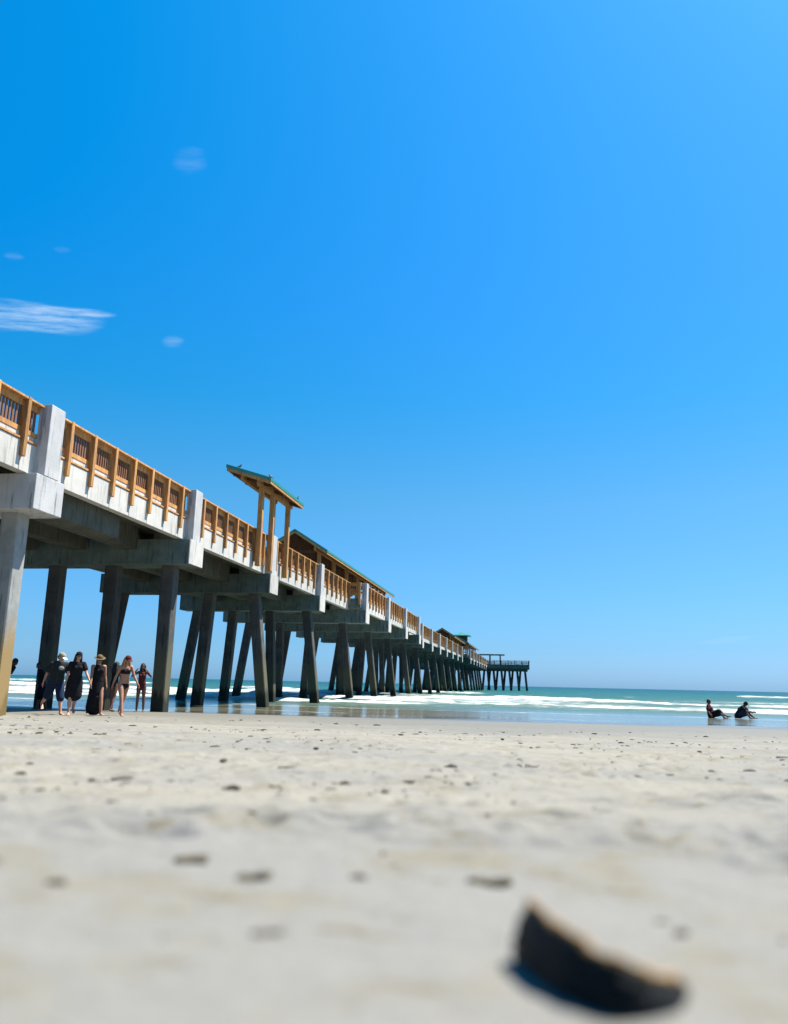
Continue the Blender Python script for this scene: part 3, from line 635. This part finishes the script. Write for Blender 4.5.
def person(loc, rz, label, P, group=None, height=1.68):
    """FK figure; faces -Y before rz. P: pose and dress."""
    S = height / 1.70
    fem = P.get('fem', True); bulk = P.get('bulk', 1.0)
    hipz = 0.0; lean = R(P.get('lean', 4)); side = R(P.get('side', 0))
    up = V(math.sin(side), -math.sin(lean), math.cos(lean)).normalized()
    rt = V(1, 0, 0); fw = rt.cross(up) * -1; fw = up.cross(rt) if up.cross(rt).y < 0 else rt.cross(up)
    pel = V(0, 0, 0); chest = pel + up * .36; neck = pel + up * .53; 
    hp = R(P.get('head', 8)); hup = (up * math.cos(hp) + V(0, -1, 0) * math.sin(hp)).normalized()
    head = neck + hup * .155 + V(P.get('hx', 0), 0, 0)
    hrot = Matrix.Rotation(R(P.get('yaw', 0)), 3, 'Z') @ V(0, 0, 1).rotation_difference(hup).to_matrix()
    sw = (.158 if fem else .188) * (1 + (bulk - 1) * .3); hw = .085
    sk = MB(); J = {}
    for sgn, k in ((-1, 'L'), (1, 'R')):
        fl, kn, ab = P['leg' + k]
        hip = pel + rt * sgn * hw
        a = R(fl); d1 = V(sgn * math.sin(R(ab)), -math.sin(a), -math.cos(a)).normalized()
        b = R(fl - kn); d2 = V(sgn * math.sin(R(ab)) * .6, -math.sin(b), -math.cos(b)).normalized()
        knee = hip + d1 * .43; ank = knee + d2 * .40
        fp = R(P.get('foot' + k, 0)); toe = V(sgn * .15, -math.cos(fp), -math.sin(fp)).normalized()
        J['leg' + k] = (hip, knee, ank, toe)
        tube(sk, [hip, hip.lerp(knee, .35), knee], [.088 * bulk, .082 * bulk, .052])
        tube(sk, [knee, knee.lerp(ank, .35) + V(0, .008, 0), ank], [.051, .054 * (.5 + .5 * bulk), .034])
        tube(sk, [ank + V(0, .03, -.03), ank + toe * .05 + V(0, 0, -.045), ank + toe * .15 + V(0, 0, -.057)], [.032, .036, (.042, .02)])
        for q in range(5):
            tp = ank + toe * (.155) + V((q - 2) * .017, 0, -.062); tube(sk, [tp, tp + toe * (.035 - abs(q - 1) * .004)], [.0105, .0095], 8)
    waist = .118 * bulk
    tube(sk, [pel - up * .03, pel + up * .07, pel + up * .19, chest, pel + up * .45], [(.155 * bulk, .105 * bulk), (.155 * bulk, .108 * bulk), (waist * (1.02 if fem else 1.15), .092 * bulk), ((.135 if fem else .16) * bulk, .105 * bulk), (sw * .84, .078)], 20)
    if fem:
        for sg in (-1, 1): ell(sk, chest + rt * sg * .062 - V(0, 1, 0) * .078 + up * .0, (.055, .05, .052))
    tube(sk, [neck - up * .07, neck + hup * .06], [.056, .048])
    # head with face
    def hpnt(x, y, z): return head + hrot @ V(x, y, z)
    ell(sk, hpnt(0, .006, .022), (.074, .094, .093), hrot); ell(sk, hpnt(0, -.026, -.035), (.054, .062, .072), hrot)
    ell(sk, hpnt(0, -.070, -.095), (.022, .018, .016), hrot)
    tube(sk, [hpnt(0, -.085, .012), hpnt(0, -.106, -.022)], [.009, .015], 8)
    for sg in (-1, 1):
        ell(sk, hpnt(sg * .076, .004, -.006), (.01, .018, .03), hrot); ell(sk, hpnt(sg * .034, -.074, -.025), (.02, .016, .018), hrot)
        ell(sk, hpnt(sg * .03, -.083, .026), (.022, .01, .006), hrot)
    for sgn, k in ((-1, 'L'), (1, 'R')):
        fl, ab, el_, tw = P['arm' + k]
        sh = pel + up * .475 + rt * sgn * sw
        a = R(fl); d1 = V(sgn * math.sin(R(ab)), -math.sin(a) * math.cos(R(ab)), -math.cos(a) * math.cos(R(ab))).normalized()
        b = R(fl + el_); cab = R(ab + tw); d2 = V(sgn * math.sin(cab), -math.sin(b) * math.cos(cab), -math.cos(b) * math.cos(cab)).normalized()
        elb = sh + d1 * .275; wr = elb + d2 * .235
        J['arm' + k] = (sh, elb, wr, d2)
        tube(sk, [sh, sh.lerp(elb, .4), elb], [.050 * bulk, .044 * bulk, .036]); tube(sk, [elb, elb.lerp(wr, .3), wr], [.036, .037, .024])
        ell(sk, sh - rt * sgn * .02, (.058 * bulk, .055, .055))
        # hand: palm facing the thigh, five fingers, thumb from the side of the palm
        pn = rt * -sgn; wd = d2.cross(pn).normalized()
        if wd.y > 0: wd = -wd          # wd: toward the thumb side (forward)
        pn = d2.cross(wd).normalized(); pn = pn if pn.dot(rt * -sgn) > 0 else -pn
        tube(sk, [wr + d2 * .015, wr + d2 * .05, wr + d2 * .085], [(.024, .02), (.02, .036), (.018, .038)] if abs(d2.y) < .9 else [.024, .03, .03], 10)
        for q in range(4):
            off = wd * (.028 - q * .0185); ln = (.070, .078, .072, .056)[q]; b0 = wr + d2 * .085 + off
            m1 = b0 + (d2 * .92 + pn * .3).normalized() * ln * .5; m2 = m1 + (d2 * .7 + pn * .7).normalized() * ln * .5
            tube(sk, [b0 - d2 * .02, b0, m1, m2], [.0095, .0095, .0088, .0078], 8)
        t0 = wr + d2 * .03 + wd * .026; t1 = t0 + (wd * .75 + d2 * .75 + pn * .2).normalized() * .04; t2 = t1 + (wd * .2 + d2 * 1.0 + pn * .3).normalized() * .032
        tube(sk, [t0 - wd * .012, t0, t1, t2], [.012, .012, .0105, .009], 8)
    # lowest point to the ground
    zmin = min(v[2] for v in sk.v); dz = -zmin + P.get('lift', 0)
    root_ = bpy.data.objects.new('person', None); COL.objects.link(root_); root_.location = loc; root_.rotation_euler = (0, 0, rz); root_.scale = (S, S, S)
    tag(root_, label, 'person', group)
    def put(name, mb, m, vox=.009, it=4, raw=False):
        me = mb.mesh(name, m, True) if raw else fuse(mb, name, m, vox, it)
        o = link(name, me, root_, (0, 0, dz)); return o
    body = put('body', sk, SK[P.get('skin', 'fair')], .0085, 3)
    if not P.get('noface'):
        e = MB()
        for sg in (-1, 1): ell(e, hpnt(sg * .031, -.083, .008), (.012, .007, .006), hrot)
        put('eyes', e, EYE_M, raw=True); l = MB(); ell(l, hpnt(0, -.086, -.058), (.021, .008, .006), hrot); put('mouth', l, LIP, raw=True)
    # ---- hair
    hs = P.get('hair'); hm = MB()
    if hs:
        ell(hm, hpnt(0, .018, .034), (.082, .098, .092), hrot); ell(hm, hpnt(0, .05, -.02), (.076, .062, .075), hrot)
        if P.get('long'):
            for sg in (-1, 0, 1): tube(hm, [hpnt(sg * .05, .055, 0), neck + rt * sg * .07 + V(0, .075, .0), chest + rt * sg * .085 + V(0, .10, .07)], [.05, .05, .028])
            for sg in (-1, 1): tube(hm, [hpnt(sg * .07, .01, .02), hpnt(sg * .078, 0, -.06), neck + rt * sg * .085 + V(0, -.02, -.03), chest + rt * sg * .10 + V(0, -.05, .05)], [.024, .026, .028, .016])
        if P.get('bun'): ell(hm, hpnt(0, .07, .12), (.045, .045, .04), hrot)
        hb = MB(); hb.v, hb.f = hm.v, hm.f
        put('hair', hb, HR[hs], .009, 3)
    if P.get('beard'): bd = MB(); ell(bd, hpnt(0, -.05, -.085), (.05, .042, .035), hrot); put('beard', bd, HR['dark'], raw=True)
    if P.get('cap'):
        c = MB(); ell(c, hpnt(0, .008, .05), (.088, .104, .078), hrot); cp = put('cap', c, CL[P['cap']], .008, 2)
        bb = MB(); ell(bb, hpnt(0, -.125, .048), (.066, .072, .009), hrot); b_ = link('brim', bb.mesh('brim', CL[P.get('brim', P['cap'])], True), cp)
    if P.get('hat'):
        c = MB(); ell(c, hpnt(0, .008, .06), (.09, .105, .082), hrot); cp = put('sun_hat', c, CL[P['hat']], .008, 2)
        bb = MB(); ell(bb, hpnt(0, 0, .045), (.155, .165, .010), hrot); link('brim', bb.mesh('brim', CL[P['hat']], True), cp)
    if P.get('glasses'):
        gl = MB()
        for sg in (-1, 1): ell(gl, hpnt(sg * .033, -.094, .008), (.028, .008, .02), hrot); gl.bar(tuple(hpnt(sg * .06, -.085, .012)), tuple(hpnt(sg * .08, .0, .012)), .006, .008)
        gl.bar(tuple(hpnt(-.02, -.1, .014)), tuple(hpnt(.02, -.1, .014)), .006, .006); put('sunglasses', gl, EYE_M, raw=True)
    # ---- clothes
    def torso(mb, inf, lo=-.03, hi=.47, wide=1.0):
        seq = [(-.03, .155 * bulk, .105 * bulk), (.07, .155 * bulk, .108 * bulk), (.19, waist * (1.02 if fem else 1.15), .092 * bulk), (.36, (.135 if fem else .16) * bulk, .105 * bulk), (.45, sw * .84, .078)]
        pts = []; rr = []
        for q in np.linspace(lo, hi, 8):
            xs = [z for z, _, _ in seq]; pts.append(pel + up * float(q)); rr.append((float(np.interp(q, xs, [a for _, a, _ in seq])) * wide + inf, float(np.interp(q, xs, [c for _, _, c in seq])) + inf))
        tube(mb, pts, rr, 20)
        if fem and hi > .3:
            for sg in (-1, 1): ell(mb, chest + rt * sg * .062 - V(0, 1, 0) * .078, (.055 + inf, .05 + inf, .052 + inf))
    def sleeve(mb, upto, inf):
        for k in 'LR':
            sh, elb, wr, _ = J['arm' + k]; sg = -1 if k == 'L' else 1
            ell(mb, sh - rt * sg * .03, (.055 * bulk + inf * .5, .052 + inf * .5, .052 + inf * .5)); tube(mb, [sh, sh.lerp(elb, upto)], [.048 * bulk + inf * .5, .047 * bulk + inf])
    def shorts(mb, upto, inf):
        torso(mb, inf, -.05, .12)
        for k in 'LR':
            hip, knee, ank, _ = J['leg' + k]; e = hip.lerp(knee, upto) if upto <= 1 else knee.lerp(ank, upto - 1)
            tube(mb, [hip, hip.lerp(e, .5), e], [.092 * bulk + inf, .088 * bulk + inf, .076 * bulk + inf])
    for g in P['dress']:
        kd, cl = g[0], CL[g[1]]; m = MB()
        if kd == 'tshirt': torso(m, .022, .0, .47, 1.04); sleeve(m, .72, .02); put('t_shirt', m, cl, .010, 3)
        if kd == 'print': 
            ell(m, chest + V(.02, -.128, .0), (.075, .014, .055)); put('shirt_print', m, cl, raw=True)
        if kd == 'shorts': shorts(m, 1.08, .020); put('shorts', m, cl, .010, 3)
        if kd == 'bikini':
            t = MB()
            for sg in (-1, 1): ell(t, chest + rt * sg * .062 - V(0, 1, 0) * .080, (.058, .053, .050))
            tube(t, [chest - up * .025, chest + up * .01], [(.142 * bulk, .110 * bulk)] * 2, 20); put('bikini_top', t, cl, .008, 2)
            b = MB(); torso(b, .008, -.035, .0); 
            for k in 'LR': hip = J['leg' + k][0]; ell(b, hip + V(0, .02, -.0), (.08, .085, .055))
            put('bikini_bottom', b, cl, .008, 2)
        if kd == 'swimsuit': torso(m, .008, -.05, .42); put('swimsuit', m, cl, .009, 3)
        if kd in ('coverup', 'longdress'):
            torso(m, .02, .0, .44, 1.02)
            if kd == 'coverup': sleeve(m, .55, .022)
            ln = .40 if kd == 'coverup' else .80
            ks = (J['legL'][1] + J['legR'][1]) / 2; ks2 = (J['legL'][2] + J['legR'][2]) / 2
            c0 = pel; c1 = pel.lerp(ks, .6) ; c2 = ks if ln < .5 else ks2 + V(0, 0, .06)
            w2 = .20 if ln < .5 else .22
            if ln < .5: c2 = pel.lerp(ks, .90)
            tube(m, [c0 + up * .1, c0, c1, c2], [(.15 * bulk, .12), (.185 * bulk, .15), (.20 * bulk, .17), (w2 * bulk, w2 * .85)], 24)
            if ln > .5: tube(m, [ks, c2], [(.20, .18), (.225, .21)], 24)
            put('dress', m, cl, .011, 3)
    return root_
def gz(x, y): return float(beach_h(x, y, True))
def stand(x, y, *a, **k): return person((x, y, max(gz(x, y), -.03) - .005), *a, **k)
WK = 'people walking along the beach beside the pier'
stand(-9.33, 22.9, R(42), 'man in pale cap, dark t-shirt and navy shorts, walking',
      dict(fem=False, bulk=1.12, lean=14, head=24, yaw=20, legL=(-30, 30, 3), legR=(20, 8, 2), footL=34, armL=(-26, 14, 18, 0), armR=(16, 8, 34, -6), hair='dark', cap='khaki', brim='white', dress=[('tshirt', 'charcoal'), ('print', 'grey'), ('shorts', 'navy')]), WK, 1.76)
stand(-8.52, 22.15, R(28), 'woman in dark cap and short black v-neck dress, walking with her arms hanging',
      dict(bulk=1.14, lean=7, side=2, head=14, legL=(10, 6, 1), legR=(-16, 18, -2), footR=18, armL=(-6, 10, 8, 0), armR=(20, 16, 16, 2), hair='dark', long=True, cap='black', dress=[('coverup', 'black')]), WK, 1.68)
stand(-8.12, 22.75, R(34), 'woman in a long black sleeveless dress and straw sun hat',
      dict(bulk=1.08, lean=9, side=-3, head=12, legL=(-22, 22, 2), legR=(20, 10, 2), footL=26, armL=(12, 6, 12, 0), armR=(-6, 10, 14, 0), hair='brown', hat='straw', glasses=True, skin='tan', dress=[('longdress', 'black')]), WK, 1.66)
stand(-9.05, 26.9, R(165), 'dark-haired figure in black swimsuit seen from behind, one hand raised to the head',
      dict(bulk=.92, lean=4, head=6, legL=(-14, 12, 3), legR=(14, 6, 3), armL=(10, 8, 14, 0), armR=(70, 30, 110, -10), hair='dark', long=True, skin='brown', dress=[('swimsuit', 'black')]), WK, 1.62)
stand(-7.26, 22.35, R(38), 'woman in a black bikini and dark red cap, striding along in the sun',
      dict(bulk=1.0, lean=10, head=18, yaw=8, legL=(24, 8, 1), legR=(-18, 22, -1), footR=24, armL=(-22, 14, 14, 0), armR=(16, 14, 12, 4), hair='blonde', long=True, cap='maroon', skin='tan', dress=[('bikini', 'black')]), WK, 1.66)
stand(-8.36, 27.6, R(8), 'dark figure in a maroon swimsuit, both elbows raised towards the face',
      dict(bulk=.95, lean=2, head=6, legL=(3, 2, 2), legR=(-3, 4, 2), armL=(48, 40, 118, -75), armR=(48, 40, 118, -75), hair='dark', long=True, skin='brown', dress=[('swimsuit', 'maroon')]), WK, 1.60)
stand(-11.52, 27.2, R(-60), 'dark-clothed person mostly hidden behind a dark pier pile',
      dict(fem=False, bulk=1.15, lean=14, head=10, legL=(8, 4, 2), legR=(-8, 8, 2), armL=(-24, 14, 20, 0), armR=(-34, 16, 20, 0), hair='dark', skin='brown', dress=[('tshirt', 'black'), ('shorts', 'black')]), WK, 1.55)
stand(-13.22, 27.9, R(82), 'dark-haired person half hidden by the sunlit pile',
      dict(fem=False, bulk=.95, lean=34, head=4, legL=(3, 2, 2), legR=(-4, 6, 2), armL=(-30, 8, 20, 0), armR=(-34, 4, 20, 0), hair='dark', skin='brown', dress=[('tshirt', 'black'), ('shorts', 'black')]), WK, 1.78)
SG = 'two people sitting at the edge of the sea'
person((14.50, 37.1, -.03), R(62), 'person in dark red sitting in the shallow water with legs stretched forward',
       dict(bulk=1.45, lean=-12, head=22, legL=(120, 78, 8), legR=(106, 40, 12), footL=-10, footR=-30, armL=(-4, 26, 40, 0), armR=(30, 16, 50, 0), hair='dark', skin='brown', dress=[('tshirt', 'maroon'), ('shorts', 'black')]), SG, 1.50)
person((15.90, 37.5, -.03), R(56), 'broad person in black sitting in shallow water, hunched forward over bent knees',
       dict(bulk=1.5, fem=False, lean=30, head=22, legL=(124, 86, 14), legR=(112, 62, 16), footL=-8, footR=-10, armL=(46, 18, 30, 0), armR=(40, 22, 40, 0), hair='dark', cap='black', skin='brown', dress=[('tshirt', 'black'), ('shorts', 'navy')]), SG, 1.52)

# ------------------------------------------------------------------ things lying on the sand
SHELL = mottled('shell_dark', (.0035, .006, .007), (.045, .036, .022), 22, .6, .6, 60, (1, 1, 2.5), spec=.15, lo=.52, hi=.74)[0]
WEED2 = mottled('dry_wrack', (.085, .068, .035), (.04, .032, .018), 20, .9, .6, 40)[0]
LIPM = mottled('shell_rim', (.34, .19, .06), (.15, .09, .03), 30, .6)[0]
WEED = mottled('wrack', (.022, .018, .010), (.055, .042, .022), 12, .85, .6, 40)[0]
def shell():
    """broken half of a large dark shell standing on edge, convex side to the sea breeze"""
    m = MB(); rim = MB(); n, k = 44, 12
    def plan(u, lean=0.0):
        a = V(.160, 1.0, 0); c = V(.322, .93, 0); b = V(.195, .70, 0)
        return a * (1 - u) ** 2 + b * 2 * u * (1 - u) + c * u * u
    zg = gz(.2, .86); top = []; outer = []; inner = []
    for i in range(n + 1):
        u = i / n; h = float(np.interp(u, [0, .05, .12, .3, .5, .7, .88, 1], [.034, .058, .058, .053, .045, .032, .012, -.014])) + .0018 * math.sin(u * 23 + 1) + .0010 * math.sin(u * 61)
        t_ = (plan(min(1, u + .01)) - plan(max(0, u - .01))).normalized(); no = V(t_.y, -t_.x, 0)
        if no.y > 0: no = -no
        top.append(plan(u) + V(0, 0, zg + h))
        for j in range(k + 1):
            w = j / k; z = zg - .035 + (h + .035) * w
            p = plan(u) + V(0, 0, z) + no * (.014 * math.sin(math.pi * min(1, w * .9)) + .0022 * math.sin(w * 30 + u * 3)); outer.append(p); inner.append(p - no * .008)
    v = outer + inner; nv = len(outer); W = k + 1; f = []
    for i in range(n):
        for j in range(k):
            a = i * W + j; f.append((a, a + 1, a + W + 1, a + W)); f.append((nv + a, nv + a + W, nv + a + W + 1, nv + a + 1))
        a = i * W; f.append((a, a + W, nv + a + W, nv + a)); a = i * W + k; f.append((a, nv + a, nv + a + W, a + W))
    for i in (0, n):
        for j in range(k): a = i * W + j; f.append((a, nv + a, nv + a + 1, a + 1))
    m.add(v, f); o = link('broken_shell', m.mesh('broken_shell', SHELL, True))
    tag(o, 'large dark broken shell standing on edge in the near sand, its rim lit golden', 'shell')
    tube(rim, [outer[i * W + k] * .5 + inner[i * W + k] * .5 + V(0, 0, .001) for i in range(n + 1)], [.0044 + .0014 * math.sin(i * .9) for i in range(n + 1)], 8)
    link('rim', rim.mesh('rim', LIPM, True), o)
shell()

def clump(x, y, r, label, name='seaweed_clump', cat='seaweed', m=None, sq=(1.5, 1, .35)):
    mb = MB(); rr = random.Random(int(x * 1000 + y * 77))
    for k in range(7): ico(mb, (rr.uniform(-1, 1) * r * .9, rr.uniform(-.5, .5) * r, rr.uniform(0, .12) * r), r * rr.uniform(.3, .55), 2, (sq[0] * rr.uniform(.7, 1.2), sq[1], sq[2] * rr.uniform(.7, 1.5)), .5)
    o = link(name, mb.mesh(name, m or WEED2, True), None, (x, y, gz(x, y) + r * .02), rr.uniform(-.4, .4)); tag(o, label, cat)
# dark scraps that stand out, located from the photograph's beach plan
def onbeach(px, py):
    X_ = px - 394; Y_ = py - 512
    u = X_ * math.cos(ROLL) + Y_ * math.sin(ROLL); v = -X_ * math.sin(ROLL) + Y_ * math.cos(ROLL)
    d = V(u / 800, math.cos(PITCH) + v / 800 * math.sin(PITCH), math.sin(PITCH) - v / 800 * math.cos(PITCH))
    k = .3
    for _ in range(4000):
        p = d * k
        if EYE + p.z < float(beach_h(p.x, p.y, False)): break
        k *= 1.003
    return p.x, p.y, k
SCR = [(624, 770, 10, 'largest dark seaweed scrap in the middle distance, right of centre'), (783, 758, 7, 'dark seaweed scrap at the right edge below the seated pair'),
       (190, 868, 20, 'blurred brown seaweed scrap on the left part of the near sand'), (252, 883, 20, 'blurred brown seaweed strand in the near sand, longest on the left side'),
       (57, 891, 15, 'blurred brown scrap near the left edge of the near sand'), (266, 943, 16, 'faint brown scrap low in the left part of the near sand'),
       (112, 805, 6, 'small dark scrap alone on pale sand at the left'), (755, 850, 8, 'small brown scrap on smooth sand above the broken shell, far right'),
       (492, 884, 24, 'widest blurred brown seaweed patch, up and left of the broken shell'), (468, 806, 7, 'small dark scrap in the centre of the sand'),
       (410, 782, 6, 'dark scrap on mid sand straight below the pier end'), (487, 790, 6, 'dark oval scrap right of the centre scraps'), (475, 832, 12, 'flat pale brown scrap below the centre'),
       (25, 768, 8, 'flat dark scrap near the left edge at mid distance'), (566, 764, 7, 'thin curved dark strand left of the largest scrap'), (330, 762, 5, 'little dark scrap left of centre near the damp sand')]
for px, py, wpx, lab in SCR:
    x, y, k = onbeach(px, py); clump(x, y, wpx / 800 * k * .75, lab, sq=(1.5, 1.0, .3 if py < 800 else .42))
# countless little bits: shell grit and weed crumbs
gr = MB(); rr = random.Random(5)
for i in range(3800):
    r = 1.0 * math.exp(rr.random() ** .6 * math.log(23)); a = R(rr.uniform(-33, 34)); x, y = r * math.sin(a), r * math.cos(a)
    if rr.random() > .07 + 2.2 * max(0, mnoise.noise(V(x * .55, y * .45, 2)) + .08): continue
    if st(x, y)[0] > 21.5: continue
    z = gz(x, y); q = (.004 + .020 * rr.random() ** 3) * (1 if r > 3 else .6) * (1 + .06 * r)
    bm = MB(); ico(bm, (0, 0, 0), 1, 1, (1, 1, 1), .9); an = rr.uniform(0, 6.28); ax = q * rr.uniform(.7, 2.4); ay = q * rr.uniform(.4, 1.1); az_ = q * rr.uniform(.18, .55); ph = rr.random() * 50
    o = len(gr.v)
    for p in bm.v:
        kx = 1 + .5 * mnoise.noise(V(*p) * 1.6 + V(ph, 0, 0)); px_, py_ = p[0] * ax * kx, p[1] * ay * kx
        gr.v.append((x + px_ * math.cos(an * .3) - py_ * math.sin(an * .3), y + px_ * math.sin(an * .3) + py_ * math.cos(an * .3), z + az_ * .3 + p[2] * az_ * kx))
    gr.f += [tuple(k_ + o for k_ in f_) for f_ in bm.f]
gro = link('beach_debris', gr.mesh('beach_debris', WEED)); tag(gro, 'scattered dark crumbs of seaweed and shell on the dry sand', 'debris', kind='stuff')
